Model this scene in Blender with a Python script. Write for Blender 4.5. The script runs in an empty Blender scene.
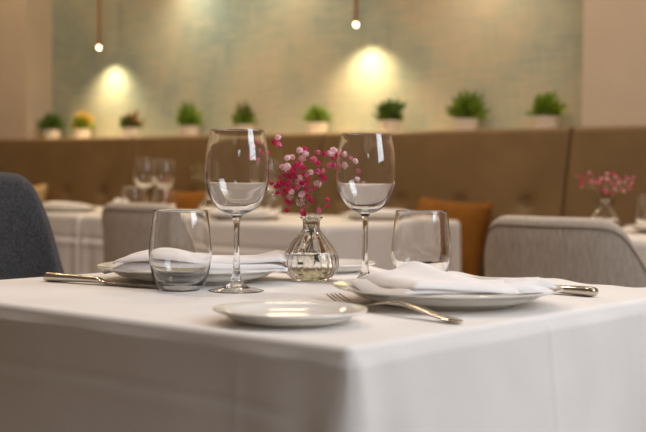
import bpy, bmesh, math, random
from mathutils import Vector, Matrix, noise
SC = bpy.context.scene
COL = SC.collection
PI = math.pi

# ------------------------------------------------------------------ camera
TH, PITCH, ROLL = 0.6978, 0.0332, 0.0096
fw = Vector((-math.sin(TH), math.cos(TH), 0)); rt = Vector((math.cos(TH), math.sin(TH), 0)); up = Vector((0, 0, 1))
CF = fw * math.cos(PITCH) - up * math.sin(PITCH)
CU0 = up * math.cos(PITCH) + fw * math.sin(PITCH)
CR = rt * math.cos(ROLL) + CU0 * math.sin(ROLL)
CU = CU0 * math.cos(ROLL) - rt * math.sin(ROLL)
cam_data = bpy.data.cameras.new('camera')
cam = bpy.data.objects.new('camera', cam_data); COL.objects.link(cam)
M = Matrix((CR, CU, -CF)).transposed().to_4x4()
M.translation = (0, 0, 0.903)
cam.matrix_world = M
cam_data.sensor_width = 36; cam_data.lens = 36 * 1200.66 / 646
cam_data.clip_start = 0.05
cam_data.dof.use_dof = True
cam_data.dof.focus_distance = 1.66
cam_data.dof.aperture_fstop = 5.2
SC.camera = cam

# ------------------------------------------------------------------ world, light, exposure
W = bpy.data.worlds.new('world'); SC.world = W; W.use_nodes = True
bg = W.node_tree.nodes['Background']
bg.inputs[0].default_value = (1.0, 0.80, 0.60, 1); bg.inputs[1].default_value = 0.14
SC.view_settings.view_transform = 'Standard'; SC.view_settings.look = 'None'
SC.view_settings.gamma = 1; SC.view_settings.use_curve_mapping = False
SC.view_settings.exposure = 0.0
SC.cycles.max_bounces = 20; SC.cycles.diffuse_bounces = 10; SC.cycles.sample_clamp_indirect = 20; SC.cycles.transmission_bounces = 18; SC.cycles.glossy_bounces = 6
SC.cycles.transparent_max_bounces = 16

def light(name, kind, loc, energy, color, **kw):
    l = bpy.data.lights.new(name, kind); l.energy = energy; l.color = color
    tgt = kw.pop('target', None)
    for k, v in kw.items(): setattr(l, k, v)
    o = bpy.data.objects.new(name, l); COL.objects.link(o); o.location = loc
    if tgt: o.rotation_euler = (Vector(tgt) - Vector(loc)).to_track_quat('-Z', 'Y').to_euler()
    return o
DAY = (0.80, 0.90, 1.0); WARM = (1.0, 0.74, 0.44); NEAR = (1, .885, .82)
light('window_and_fill_light', 'AREA', (1.17, 1.72, 2.05), 20, DAY, shape='RECTANGLE', size=1.15, size_y=1.5, target=(-1.05, 1.15, .9), spread=math.radians(112))
light('window_and_fill_light', 'AREA', (1.17, -.65, 1.5), .95, DAY, shape='RECTANGLE', size=.5, size_y=.7, target=(-.42, .70, .28), spread=math.radians(34))  # narrow fill beam added to lighten the near cloth's front corner, source unseen
# broad ceiling lamps over the tables, plus aisle fills added to brighten chair backs
for x, y, e, c, d in ((-0.25, 1.55, 6.5, NEAR, .10), (-0.25, 2.5, 7, NEAR, .10), (-1.2, 1.95, 3.8, NEAR, .10), (-1.2, 3.0, 8, NEAR, .10), (-1.7, 1.5, 4.5, NEAR, .10), (-2.5, 1.35, 19, NEAR, .10), (-3.9, 1.8, 11, WARM, .15), (-3.0, 3.45, 13, WARM, .5), (-4.8, 3.5, 15, WARM, .5), (-1.4, 3.6, 7, WARM, .5), (-6.2, 3.5, 15, WARM, .5)):
    light('ceiling_lamp_and_fill', 'AREA', (x, y, 3.28), e, c, shape='DISK', size=d, target=(x, y, 0))
# small warm downlights
for x, y, e in ((-0.35, 2.5, 5), (-1.5, 3.0, 5), (-2.6, 2.6, 6), (-4.0, 3.2, 6)):
    light('downlight', 'SPOT', (x, y, 3.26), e, (1, .78, .52), spot_size=math.radians(120), spot_blend=.8, shadow_soft_size=.05, target=(x, y, 0))
# downlights that wash the niche wall from above
for x, z, e in ((-5.02, 2.16, 20), (-4.33, 2.36, 28), (-3.03, 2.08, 10), (-2.45, 2.6, 6), (-6.5, 2.6, 17)):
    light('wall_washer', 'SPOT', (x, 4.64, z), e, (1, .78, .52), spot_size=math.radians(132), spot_blend=1.0, shadow_soft_size=.03, target=(x, 4.72, 0))

# ------------------------------------------------------------------ materials
def lin(c):
    return tuple(((v / 255) / 12.92 if v / 255 <= .04045 else ((v / 255 + .055) / 1.055) ** 2.4) for v in c) + (1,)
def mat(name, rgb, rough=.5, metal=0, spec=.5, **kw):
    m = bpy.data.materials.new(name); m.use_nodes = True
    b = m.node_tree.nodes['Principled BSDF']
    b.inputs['Base Color'].default_value = lin(rgb); b.inputs['Roughness'].default_value = rough
    b.inputs['Metallic'].default_value = metal; b.inputs['Specular IOR Level'].default_value = spec
    for k, v in kw.items(): b.inputs[k].default_value = v
    return m
def nodes(m): return m.node_tree.nodes, m.node_tree.links, m.node_tree.nodes['Principled BSDF']
def vary(m, c1, c2, scale=(10, 10, 10), detail=4, lo=.35, hi=.65, bump=0, bscale=None, dist=.002, wave=None):
    """noise mix of two colours + noise bump, in object coordinates"""
    n, l, b = nodes(m)
    tc = n.new('ShaderNodeTexCoord'); mp = n.new('ShaderNodeMapping'); mp.inputs['Scale'].default_value = scale
    l.new(tc.outputs['Object'], mp.inputs[0])
    nz = n.new('ShaderNodeTexNoise'); nz.inputs['Scale'].default_value = 1; nz.inputs['Detail'].default_value = detail
    l.new(mp.outputs[0], nz.inputs['Vector'])
    r = n.new('ShaderNodeValToRGB'); r.color_ramp.elements[0].position = lo; r.color_ramp.elements[1].position = hi
    r.color_ramp.elements[0].color = lin(c1); r.color_ramp.elements[1].color = lin(c2)
    l.new(nz.outputs['Fac'], r.inputs[0]); l.new(r.outputs[0], b.inputs['Base Color'])
    if bump:
        nb = n.new('ShaderNodeTexNoise'); nb.inputs['Detail'].default_value = 3
        if bscale:
            mp2 = n.new('ShaderNodeMapping'); mp2.inputs['Scale'].default_value = bscale
            l.new(tc.outputs['Object'], mp2.inputs[0]); l.new(mp2.outputs[0], nb.inputs['Vector']); nb.inputs['Scale'].default_value = 1
        else:
            l.new(mp.outputs[0], nb.inputs['Vector']); nb.inputs['Scale'].default_value = 1
        bp = n.new('ShaderNodeBump'); bp.inputs['Strength'].default_value = bump; bp.inputs['Distance'].default_value = dist
        l.new(nb.outputs['Fac'], bp.inputs['Height']); l.new(bp.outputs[0], b.inputs['Normal'])
    return m
def glass(name, ior, tint=(1, 1, 1, 1)):
    m = mat(name, (255, 255, 255), 0.0); b = m.node_tree.nodes['Principled BSDF']
    b.inputs['Transmission Weight'].default_value = 1; b.inputs['IOR'].default_value = ior
    b.inputs['Base Color'].default_value = tint
    return m
CLOTH = vary(mat('white_linen', (232, 228, 224), .85, spec=.2), (230, 226, 222), (236, 232, 228), (9, 9, 9), 3, bump=.12, bscale=(420, 420, 420), dist=.0006)
NAPKIN = vary(mat('napkin_linen', (240, 237, 236), .85, spec=.2), (237, 234, 233), (243, 240, 240), (20, 20, 20), 3, bump=.15, bscale=(500, 500, 500), dist=.0006)
CHINA = mat('white_china', (238, 234, 226), .06, spec=.5, **{'Coat Weight': .3, 'Coat Roughness': .02})
STEEL = vary(mat('polished_steel', (205, 195, 180), .16, 1), (200, 190, 176), (212, 204, 192), (30, 30, 30), 2)
GLASS = glass('clear_glass', 1.50, (.985, .985, .98, 1))
WATER = glass('water', 1.333)
TEAL = mat('teal_plaster', (150, 160, 150), .8, spec=.2)
BEIGE = vary(mat('beige_paint', (214, 200, 184), .85, spec=.2), (211, 197, 181), (217, 203, 187), (3, 3, 3), 3, bump=.05, bscale=(90, 90, 90))
LEATHER = vary(mat('taupe_leather', (96, 75, 50), .55, spec=.4), (112, 89, 57), (122, 98, 65), (5, 5, 5), 3, bump=.12, bscale=(260, 260, 260), dist=.001)
BUTTONM = mat('taupe_button', (112, 90, 62), .5)
ORANGE = vary(mat('ochre_fabric', (150, 96, 44), .85, spec=.2), (118, 74, 22), (132, 85, 28), (30, 30, 30), 3, bump=.2, bscale=(300, 300, 300), dist=.001)
TAN = vary(mat('tan_fabric', (170, 138, 98), .85, spec=.2), (168, 142, 106), (180, 154, 118), (30, 30, 30), 3, bump=.2, bscale=(300, 300, 300), dist=.001)
GREY = vary(mat('grey_melange', (150, 143, 136), .9, spec=.15), (168, 158, 147), (204, 194, 182), (330, 330, 34), 4, .3, .7, bump=.25, bscale=(500, 500, 120), dist=.001)
NAVY = vary(mat('charcoal_blue_fabric', (66, 69, 78), .9, spec=.15), (55, 56, 57), (96, 96, 98), (420, 420, 260), 4, .3, .7, bump=.3, bscale=(500, 500, 500), dist=.001)
PIPING = mat('grey_piping', (158, 150, 139), .9)
NAVYP = mat('dark_piping', (50, 52, 58), .9)
WOOD = vary(mat('dark_wood', (70, 46, 30), .45), (60, 39, 25), (82, 56, 38), (6, 60, 6), 5, bump=.05)
FLOORM = vary(mat('oak_floor', (120, 92, 66), .5), (104, 78, 54), (134, 104, 76), (2.5, 26, 4), 5, bump=.05)
CEILM = mat('ceiling_white', (226, 220, 210), .9)
BRASS = mat('brass', (190, 128, 52), .28, 1)
POT = vary(mat('off_white_ceramic', (222, 208, 196), .6), (224, 216, 208), (232, 225, 218), (20, 20, 20), 2)
SOIL = vary(mat('soil', (58, 42, 30), .95), (44, 31, 22), (74, 54, 38), (90, 90, 90), 3, bump=.5)
FRAME = mat('window_frame_white', (225, 222, 216), .4)
STEM = mat('flower_stem', (132, 128, 84), .7)
STEMD = mat('dry_stem', (150, 138, 100), .8)
HOT = vary(mat('crimson_petal', (200, 30, 88), .7, spec=.2), (206, 26, 90), (240, 70, 132), (300, 300, 300), 2)
MID = vary(mat('pink_petal', (226, 92, 140), .7, spec=.2), (226, 84, 136), (246, 150, 182), (300, 300, 300), 2)
PALE = vary(mat('pale_pink_petal', (240, 178, 194), .7, spec=.2), (246, 186, 202), (255, 238, 238), (300, 300, 300), 2)
CREAMP = mat('cream_petal', (176, 160, 118), .8)
n, l, b = nodes(TEAL)   # mottled plaster: broad teal and sand clouds under a cross-hatched trowel grain
tc = n.new('ShaderNodeTexCoord')
def nz(scale, detail, sc):
    mp = n.new('ShaderNodeMapping'); mp.inputs['Scale'].default_value = sc; l.new(tc.outputs['Object'], mp.inputs[0])
    t = n.new('ShaderNodeTexNoise'); t.inputs['Scale'].default_value = scale; t.inputs['Detail'].default_value = detail
    l.new(mp.outputs[0], t.inputs['Vector']); return t
a1 = nz(1.6, 5, (1, 1, 1)); a2 = nz(6, 4, (1, 1, 7)); a3 = nz(6, 4, (7, 1, 1))
def mth(op, x, y):
    q = n.new('ShaderNodeMath'); q.operation = op
    for i, v in enumerate((x, y)):
        if isinstance(v, float): q.inputs[i].default_value = v
        else: l.new(v, q.inputs[i])
    return q.outputs[0]
sm = mth('ADD', mth('MULTIPLY', a1.outputs['Fac'], .60), mth('ADD', mth('MULTIPLY', a2.outputs['Fac'], .22), mth('MULTIPLY', a3.outputs['Fac'], .18)))
rp = n.new('ShaderNodeValToRGB'); e = rp.color_ramp.elements
e[0].position = .38; e[0].color = lin((138, 155, 152)); e[1].position = .62; e[1].color = lin((198, 187, 165))
q = e.new(.5); q.color = lin((174, 178, 162))
l.new(sm, rp.inputs[0]); l.new(rp.outputs[0], b.inputs['Base Color'])
bp = n.new('ShaderNodeBump'); bp.inputs['Strength'].default_value = .25; bp.inputs['Distance'].default_value = .004
l.new(sm, bp.inputs['Height']); l.new(bp.outputs[0], b.inputs['Normal'])
def leaf_mat(name, c1, c2):
    return vary(mat(name, c1, .6, spec=.3), c1, c2, (70, 70, 40), 2, .35, .65)
TIP = mat('lamp_tip', (255, 240, 210), .4)
TIP.node_tree.nodes['Principled BSDF'].inputs['Emission Color'].default_value = (1, .80, .50, 1)
TIP.node_tree.nodes['Principled BSDF'].inputs['Emission Strength'].default_value = 11
PANE = bpy.data.materials.new('window_pane'); PANE.use_nodes = True
pn, pl = PANE.node_tree.nodes, PANE.node_tree.links
pn.remove(pn['Principled BSDF'])
tr = pn.new('ShaderNodeBsdfTransparent'); gl = pn.new('ShaderNodeBsdfGlossy'); gl.inputs['Roughness'].default_value = .02
mx = pn.new('ShaderNodeMixShader'); mx.inputs[0].default_value = .06
pl.new(tr.outputs[0], mx.inputs[1]); pl.new(gl.outputs[0], mx.inputs[2]); pl.new(mx.outputs[0], pn['Material Output'].inputs[0])

# ------------------------------------------------------------------ mesh helpers
def link(name, me, parent=None, loc=None, rot=None):
    o = bpy.data.objects.new(name, me); COL.objects.link(o)
    if parent: o.parent = parent
    if loc: o.location = loc
    if rot: o.rotation_euler = rot
    return o
def build(name, verts, faces, m, parent=None, loc=None, rot=None, smooth=True, sharp=40):
    me = bpy.data.meshes.new(name); me.from_pydata([tuple(v) for v in verts], [], faces)
    bm = bmesh.new(); bm.from_mesh(me); bmesh.ops.recalc_face_normals(bm, faces=bm.faces); bm.to_mesh(me); bm.free()
    me.materials.append(m)
    if smooth:
        me.polygons.foreach_set('use_smooth', [True] * len(me.polygons)); me.set_sharp_from_angle(angle=math.radians(sharp))
    me.update()
    return link(name, me, parent, loc, rot)
def tag(o, label=None, cat=None, group=None, kind=None):
    if label: o['label'] = label
    if cat: o['category'] = cat
    if group: o['group'] = group
    if kind: o['kind'] = kind
    return o
def empty(name, loc=(0, 0, 0), rz=0):
    o = bpy.data.objects.new(name, None); COL.objects.link(o); o.location = loc; o.rotation_euler = (0, 0, rz)
    o.empty_display_size = .05
    return o
def dup(root, loc, rz=0, label=None, group=None):
    r = root.copy(); COL.objects.link(r); r.location = loc; r.rotation_euler = (0, 0, rz)
    if label: r['label'] = label
    if group: r['group'] = group
    for ch in list(root.children):
        c = ch.copy(); COL.objects.link(c); c.parent = r
        for g in list(ch.children):
            d = g.copy(); COL.objects.link(d); d.parent = c
    return r
def lathe_data(prof, seg=64, rmod=None):
    v, f, rings = [], [], []
    for r, z in prof:
        if r < 1e-6:
            rings.append([len(v)]); v.append((0, 0, z)); continue
        ring = []
        for i in range(seg):
            a = 2 * PI * i / seg; rr = rmod(r, z, a) if rmod else r
            ring.append(len(v)); v.append((rr * math.cos(a), rr * math.sin(a), z))
        rings.append(ring)
    for A, B in zip(rings, rings[1:]):
        for i in range(seg):
            j = (i + 1) % seg
            if len(A) == 1 and len(B) == 1: continue
            if len(A) == 1: f.append((A[0], B[i], B[j]))
            elif len(B) == 1: f.append((A[i], B[0], A[j]))
            else: f.append((A[i], B[i], B[j], A[j]))
    return v, f
def lathe(name, prof, m, parent=None, loc=None, seg=64, rmod=None, sharp=50):
    v, f = lathe_data(prof, seg, rmod); return build(name, v, f, m, parent, loc, sharp=sharp)
def smooth_prof(pts, sub=6):
    """Catmull-Rom through profile points"""
    out = []
    P = [Vector(p) for p in pts]
    for i in range(len(P) - 1):
        p0 = P[max(i - 1, 0)]; p1 = P[i]; p2 = P[i + 1]; p3 = P[min(i + 2, len(P) - 1)]
        for k in range(sub):
            t = k / sub
            q = .5 * ((2 * p1) + (p2 - p0) * t + (2 * p0 - 5 * p1 + 4 * p2 - p3) * t * t + (3 * p1 - p0 - 3 * p2 + p3) * t ** 3)
            out.append((max(q.x, 0), q.y))
    out.append(tuple(P[-1])); return out
def box_data(c, s):
    x, y, z = c; a, b_, d = s[0] / 2, s[1] / 2, s[2] / 2
    v = [(x + i * a, y + j * b_, z + k * d) for i in (-1, 1) for j in (-1, 1) for k in (-1, 1)]
    return v, [(0, 1, 3, 2), (4, 6, 7, 5), (0, 4, 5, 1), (2, 3, 7, 6), (0, 2, 6, 4), (1, 5, 7, 3)]
def boxes(name, lst, m, parent=None, bevel=0, seg=2, loc=None, rot=None):
    v, f = [], []
    for c, s in lst:
        a, b_ = box_data(c, s); o = len(v); v += a; f += [tuple(i + o for i in q) for q in b_]
    o = build(name, v, f, m, parent, loc, rot)
    if bevel:
        bm = bmesh.new(); bm.from_mesh(o.data)
        bmesh.ops.bevel(bm, geom=list(bm.edges), offset=bevel, segments=seg, profile=.5, affect='EDGES'); bm.to_mesh(o.data); bm.free()
        o.data.polygons.foreach_set('use_smooth', [True] * len(o.data.polygons)); o.data.set_sharp_from_angle(angle=math.radians(50))
    return o
def tube_data(pts, rad, seg=8):
    P = [Vector(p) for p in pts]; v, f = [], []
    prev = None
    for i, p in enumerate(P):
        d = (P[min(i + 1, len(P) - 1)] - P[max(i - 1, 0)]).normalized()
        s = d.cross(Vector((0, 0, 1)))
        if s.length < .05: s = d.cross(Vector((1, 0, 0)))
        s.normalize()
        if prev is not None:
            s = (prev - d * prev.dot(d)).normalized()
        prev = s; t = d.cross(s); r = rad[i] if isinstance(rad, (list, tuple)) else rad
        for k in range(seg):
            a = 2 * PI * k / seg; v.append(p + s * (r * math.cos(a)) + t * (r * math.sin(a)))
    for i in range(len(P) - 1):
        for k in range(seg):
            a = i * seg + k; b_ = i * seg + (k + 1) % seg; f.append((a, b_, b_ + seg, a + seg))
    f.append(tuple(range(seg))[::-1]); f.append(tuple((len(P) - 1) * seg + k for k in range(seg)))
    return v, f
def sstep(a, b_, x):
    t = min(max((x - a) / (b_ - a), 0), 1); return t * t * (3 - 2 * t)
def gauss(x, s): return math.exp(-(x / s) ** 2)

# ------------------------------------------------------------------ setting
def struct(o): o['kind'] = 'structure'; return o
XL, XR, YW, YP, LEDGE, CEIL = -6.371, -2.464, 4.85, 4.655, 1.112, 3.3
struct(boxes('floor', [((-3.5, 1.5, -.05), (9.4, 7.2, .1))], FLOORM))
struct(boxes('ceiling', [((-3.5, 1.5, CEIL + .05), (9.4, 7.2, .1))], CEILM))
struct(boxes('wall_left', [((-8.14, 1.5, CEIL / 2), (.12, 7.2, CEIL))], BEIGE))
struct(boxes('wall_back', [((-4.4, YW + .06, 1.65), (4.2, .12, 3.3))], TEAL))
struct(boxes('trim_1', [((XL - .855, YP + .16, 1.65), (1.71, .32, 3.3))], BEIGE))
struct(boxes('trim_2', [((XR + 1.81, YP + .16, 1.65), (3.62, .32, 3.3))], BEIGE))
struct(boxes('trim_3', [(((XL + XR) / 2, (YP + YW) / 2, LEDGE / 2), (XR - XL, YW - YP, LEDGE))], BEIGE))
XW, Z0, Z1 = 1.0, 1.1, 2.8
WIN = ((-.95, -.35), (1.145, 2.295))  # the opening nearer the camera is added for the corner fill beam
ya, yb = -2.0, 4.75
segs = [((XW + .08, (ya + yb) / 2, Z0 / 2), (.16, yb - ya, Z0)), ((XW + .08, (ya + yb) / 2, (Z1 + CEIL) / 2), (.16, yb - ya, CEIL - Z1))]
cuts = [ya] + [q for w in WIN for q in w] + [yb]
for q in range(0, len(cuts), 2): segs.append(((XW + .08, (cuts[q] + cuts[q + 1]) / 2, (Z0 + Z1) / 2), (.16, cuts[q + 1] - cuts[q], Z1 - Z0)))
struct(boxes('wall_right', segs, BEIGE))
for k, (Y0, Y1) in enumerate(WIN):
    wf = [((XW + .1, yy, (Z0 + Z1) / 2), (.05, .06, Z1 - Z0)) for yy in (Y0 + .03, Y1 - .03)]
    for zz in (Z0 + .03, Z1 - .03): wf.append(((XW + .1, (Y0 + Y1) / 2, zz), (.048, Y1 - Y0, .06)))
    w_ = struct(boxes('window_%d' % (k + 1), wf, FRAME))
    boxes('pane', [((XW + .1, (Y0 + Y1) / 2, (Z0 + Z1) / 2), (.006, Y1 - Y0 - .06, Z1 - Z0 - .06))], PANE, w_)

# ------------------------------------------------------------------ banquettes
def banquette(x0, x1, label):
    w = x1 - x0 - .004; root = empty('banquette', ((x0 + x1) / 2, 4.0, 0))
    tag(root, label, 'banquette seat', 'banquette units along the back wall')
    boxes('plinth', [((0, .36, .06), (w - .04, .54, .12))], WOOD, root)
    boxes('seat_base', [((0, .33, .21), (w, .62, .18))], LEATHER, root, .012)
    # seat cushion, softly crowned
    v, f = [], []; nx, ny = 28, 12
    for k, zz in enumerate((.30, .42)):
        for j in range(ny + 1):
            for i in range(nx + 1):
                a, b_ = i / nx * 2 - 1, j / ny * 2 - 1
                edge = (1 - abs(a) ** 14) * (1 - abs(b_) ** 8)
                ed = math.sqrt(max(edge, 0))
                v.append((a * w / 2, .26 + b_ * .26, .36 + (zz - .36) * (.25 + .75 * ed) + (.018 * (1 - a * a) * (1 - b_ * b_) if k else 0)))
    nn = (nx + 1) * (ny + 1)
    for k in (0, 1):
        for j in range(ny):
            for i in range(nx):
                q = k * nn + j * (nx + 1) + i; f.append((q, q + 1, q + nx + 2, q + nx + 1))
    per = [i for i in range(nx + 1)] + [j * (nx + 1) + nx for j in range(1, ny + 1)] + [ny * (nx + 1) + i for i in range(nx - 1, -1, -1)] + [j * (nx + 1) for j in range(ny - 1, 0, -1)]
    for a, b_ in zip(per, per[1:] + per[:1]): f.append((a, b_, b_ + nn, a + nn))
    build('seat_cushion', v, f, LEATHER, root, sharp=70)
    # padded backrest: leans back, rounded edges, pulled in at the buttons
    bx = [-.5, -.167, .167, .5]; bz = .792
    v, f = [], []; nx, nz = 90, 60; zb, zt = .40, 1.118
    def front(a, z):
        t = (z - zb) / (zt - zb)
        y = .405 + .145 * t
        e = min(w / 2 - abs(a), zt - z); rr = .018
        if e < rr: y += rr - math.sqrt(max(rr * rr - (rr - e) ** 2, 0))
        for q in bx:
            d = math.hypot(a - q, (z - bz)); y += .020 * math.exp(-(d / .028) ** 2) + .006 * math.exp(-(d / .09) ** 2)
        return y
    xs = [w / 2 * math.copysign(1 - (1 - abs(u)) ** 1.6, u) for u in [i / nx * 2 - 1 for i in range(nx + 1)]]
    zs = [zb + (zt - zb) * (1 - (1 - j / nz) ** 1.5) for j in range(nz + 1)]
    for z in zs:
        for x in xs: v.append((x, front(x, z), z))
    n0 = len(v)
    for j in range(nz):
        for i in range(nx):
            q = j * (nx + 1) + i; f.append((q, q + 1, q + nx + 2, q + nx + 1))
    per = [i for i in range(nx + 1)] + [j * (nx + 1) + nx for j in range(1, nz + 1)] + [nz * (nx + 1) + i for i in range(nx - 1, -1, -1)] + [j * (nx + 1) for j in range(nz - 1, 0, -1)]
    for q in per: v.append((v[q][0], .648, v[q][2]))
    m_ = len(per)
    for i in range(m_):
        j = (i + 1) % m_; f.append((per[i], per[j], n0 + j, n0 + i))
    f.append(tuple(n0 + i for i in range(m_)))
    bk = build('backrest', v, f, LEATHER, root, sharp=60)
    bd, bf = lathe_data([(0, .008), (.008, .007), (.014, .003), (.016, -.004), (0, -.004)], 20)
    bd = [Vector((x, -z, y)) for x, y, z in bd]
    bm_ = None
    for q in bx:
        loc = (q, front(q, bz) - .001, bz)
        if bm_ is None: bm_ = build('button', bd, bf, BUTTONM, bk, loc)
        else: link('button', bm_.data, bk, loc)
    return root
banquette(-6.62, -5.233, 'tufted taupe leather banquette unit farthest left, behind the dark blue chair and the tan cushion')
banquette(-5.233, -3.82, 'tufted taupe banquette unit behind the blurred wine glass pair, left of the middle seam')
banquette(-3.82, -2.457, 'tufted taupe leather banquette unit with the large ochre cushion leaning against it')
banquette(-2.457, -1.07, 'taupe leather banquette unit farthest right, behind the blurred pink flowers')

# ------------------------------------------------------------------ cushions
def cushion(loc, size, rot, m, label, group=None):
    N = 24; v, f = [], []; s = size / 2
    for k in (1, -1):
        for j in range(N + 1):
            for i in range(N + 1):
                a, b_ = i / N * 2 - 1, j / N * 2 - 1
                pin = 1 - .07 * (1 - a * a) * abs(b_) ** 3 ; pinx = 1 - .07 * (1 - b_ * b_) * abs(a) ** 3
                t = ((1 - abs(a) ** 2.6) * (1 - abs(b_) ** 2.6)) ** .55 * .075
                w_ = .004 * noise.noise((a * 2.2 + loc[0], b_ * 2.2, k)) * (1 - max(abs(a), abs(b_)) ** 6)
                v.append((a * s * pinx, -(k * t + w_), b_ * s * pin))
    nn = (N + 1) ** 2
    for k in (0, 1):
        for j in range(N):
            for i in range(N):
                q = k * nn + j * (N + 1) + i; f.append((q, q + 1, q + N + 2, q + N + 1))
    o = build('cushion', v, f, m, None, loc, rot)
    bm = bmesh.new(); bm.from_mesh(o.data); bmesh.ops.remove_doubles(bm, verts=bm.verts, dist=.0005)
    bmesh.ops.recalc_face_normals(bm, faces=bm.faces); bm.to_mesh(o.data); bm.free()
    tag(o, label, 'cushion', group)
    return o
cushion((-2.945, 4.355, .622), .385, (-.26, .06, .05), ORANGE, 'ochre square cushion leaning on the banquette between the right tumbler and the grey chair', 'ochre cushions')
cushion((-4.60, 4.355, .632), .40, (-.26, -.03, .05), ORANGE, 'ochre cushion on the banquette behind the blurred glasses, left of the left wine glass', 'ochre cushions')
cushion((-6.035, 4.355, .640), .40, (-.26, -.03, .03), TAN, 'tan cushion on the banquette, its corner showing just right of the dark blue chair')

# ------------------------------------------------------------------ tables and cloths
def table(x0, x1, y0, y1, ztop, label):
    root = empty('table', ((x0 + x1) / 2, (y0 + y1) / 2, 0)); tag(root, label, 'table')
    w, d = x1 - x0 - .02, y1 - y0 - .02
    boxes('tabletop', [((0, 0, ztop - .018), (w, d, .03))], WOOD, root, .003)
    boxes('apron', [((0, 0, ztop - .07), (w - .12, d - .12, .07))], WOOD, root)
    for sx in (-1, 1):
        for sy in (-1, 1):
            boxes('leg', [((sx * (w / 2 - .06), sy * (d / 2 - .06), (ztop - .034) / 2), (.05, .05, ztop - .034))], WOOD, root, .004)
    return root
def tablecloth(x0, x1, y0, y1, ztop, drop, label, step, seed, extra=None, topz=None, fl=1.0):
    rc, re = .012, .010
    def rrect(ins):
        X0, X1, Y0, Y1 = x0 + ins, x1 - ins, y0 + ins, y1 - ins; r = max(rc - ins, .0015); pts = []
        def lineseg(p, q_, nrm):
            L = math.dist(p, q_); nseg = max(int(L0 / step), 2) if (L0 := L) else 2
            for i in range(nseg): pts.append((p[0] + (q_[0] - p[0]) * i / nseg, p[1] + (q_[1] - p[1]) * i / nseg, nrm[0], nrm[1]))
        def arc(cx, cy, a0):
            for i in range(8):
                a = a0 + PI / 2 * i / 8; pts.append((cx + r * math.cos(a), cy + r * math.sin(a), math.cos(a), math.sin(a)))
        lineseg((X0 + r, Y0), (X1 - r, Y0), (0, -1)); arc(X1 - r, Y0 + r, -PI / 2)
        lineseg((X1, Y0 + r), (X1, Y1 - r), (1, 0)); arc(X1 - r, Y1 - r, 0)
        lineseg((X1 - r, Y1), (X0 + r, Y1), (0, 1)); arc(X0 + r, Y1 - r, PI / 2)
        lineseg((X0, Y1 - r), (X0, Y0 + r), (-1, 0)); arc(X0 + r, Y0 + r, PI)
        return pts
    base = rrect(0); n = len(base); cx, cy = (x0 + x1) / 2, (y0 + y1) / 2
    v, f = [(cx, cy, ztop)], []; rings = []
    for t in (.25, .5, .7, .84, .92, .965, .985, 1.0):
        ring = []
        for (x, y, nx, ny) in base:
            px, py = x - nx * re, y - ny * re
            X, Y = cx + (px - cx) * t, cy + (py - cy) * t
            ring.append(len(v)); v.append((X, Y, ztop + (topz(X, Y) if topz else 0)))
        rings.append(ring)
    for k in range(1, 5):
        a = PI / 2 * k / 4; ring = []
        for (x, y, nx, ny) in base:
            X, Y = x - nx * re * (1 - math.sin(a)), y - ny * re * (1 - math.sin(a))
            ring.append(len(v)); v.append((X, Y, ztop - re * (1 - math.cos(a)) + (topz(X, Y) if topz else 0) * (1 - k / 4)))
        rings.append(ring)
    depths = []; d = re
    while d < drop: d += .005 if d < .13 else (.012 if d < .25 else .02); depths.append(min(d, drop))
    for d in depths:
        ring = []; t = d / drop
        for (x, y, nx, ny) in base:
            dcx = min(x - x0, x1 - x); dcy = min(y - y0, y1 - y); dc = dcx + dcy   # distance along the edge from the corner
            s = x if abs(ny) > abs(nx) else y
            off = .003 + .02 * t * fl
            off += (.007 * fl * t) * (math.sin(s * 11 + seed) + .6 * math.sin(s * 23 + seed * 2.3)) * min(dc / .1, 1)
            off += fl * .034 * t * gauss(dc, .035) + fl * .014 * t ** .8 * gauss(dc - .085, .03) - .012 * t * gauss(dc - .045, .022)
            z = ztop - d - .012 * t * gauss(dc, .1) 
            if extra: off += extra(x, y, z, nx, ny)
            ring.append(len(v)); v.append((x + nx * off, y + ny * off, z))
        rings.append(ring)
    for i in range(n): f.append((0, rings[0][i], rings[0][(i + 1) % n]))
    for A, B in zip(rings, rings[1:]):
        for i in range(n):
            j = (i + 1) % n; f.append((A[i], B[i], B[j], A[j]))
    o = build('tablecloth', v, f, CLOTH, sharp=80)
    so = o.modifiers.new('thick', 'SOLIDIFY'); so.thickness = .0016; so.offset = -1
    return tag(o, label, 'tablecloth')
def creases(x, y, z, nx, ny):
    o = 0
    if ny < -.9:
        m_ = sstep(-1.46, -1.40, x) * (1 - sstep(-.76, -.71, x)); zc = .681 + .0025 * math.sin(x * 5)
        o += m_ * (-.0030 * gauss(z - zc, .0045) + .0012 * gauss(z - zc + .010, .008))
        o += .0015 * gauss(x + .80, .006) * sstep(.74, .70, z)
        o += .0012 * math.sin(x * 31) * math.sin(z * 37)
    if nx > .9:
        o += .0022 * gauss(y - 1.187, .004) + .0012 * gauss(y - 1.42, .005)
        o += .0012 * math.sin(y * 27 + 1) * math.sin(z * 33)
    return o
def topwave(x, y):
    far = sstep(1.48, 1.585, y)
    return far * (.0016 + .0022 * math.sin(x * 34) + .0012 * math.sin(x * 71 + 1))
TX0, TX1, TY0, TY1, TZ = -1.4665, -.6664, .8341, 1.592, .75
table(TX0, TX1, TY0, TY1, TZ - .003, 'near dining table hidden under the white cloth that holds the sharp wine glasses')
tablecloth(TX0, TX1, TY0, TY1, TZ, .26, 'white tablecloth on the near table, its front corner and creased sides in the foreground', .005, 1.3, creases, topwave)
BT = .75
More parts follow.
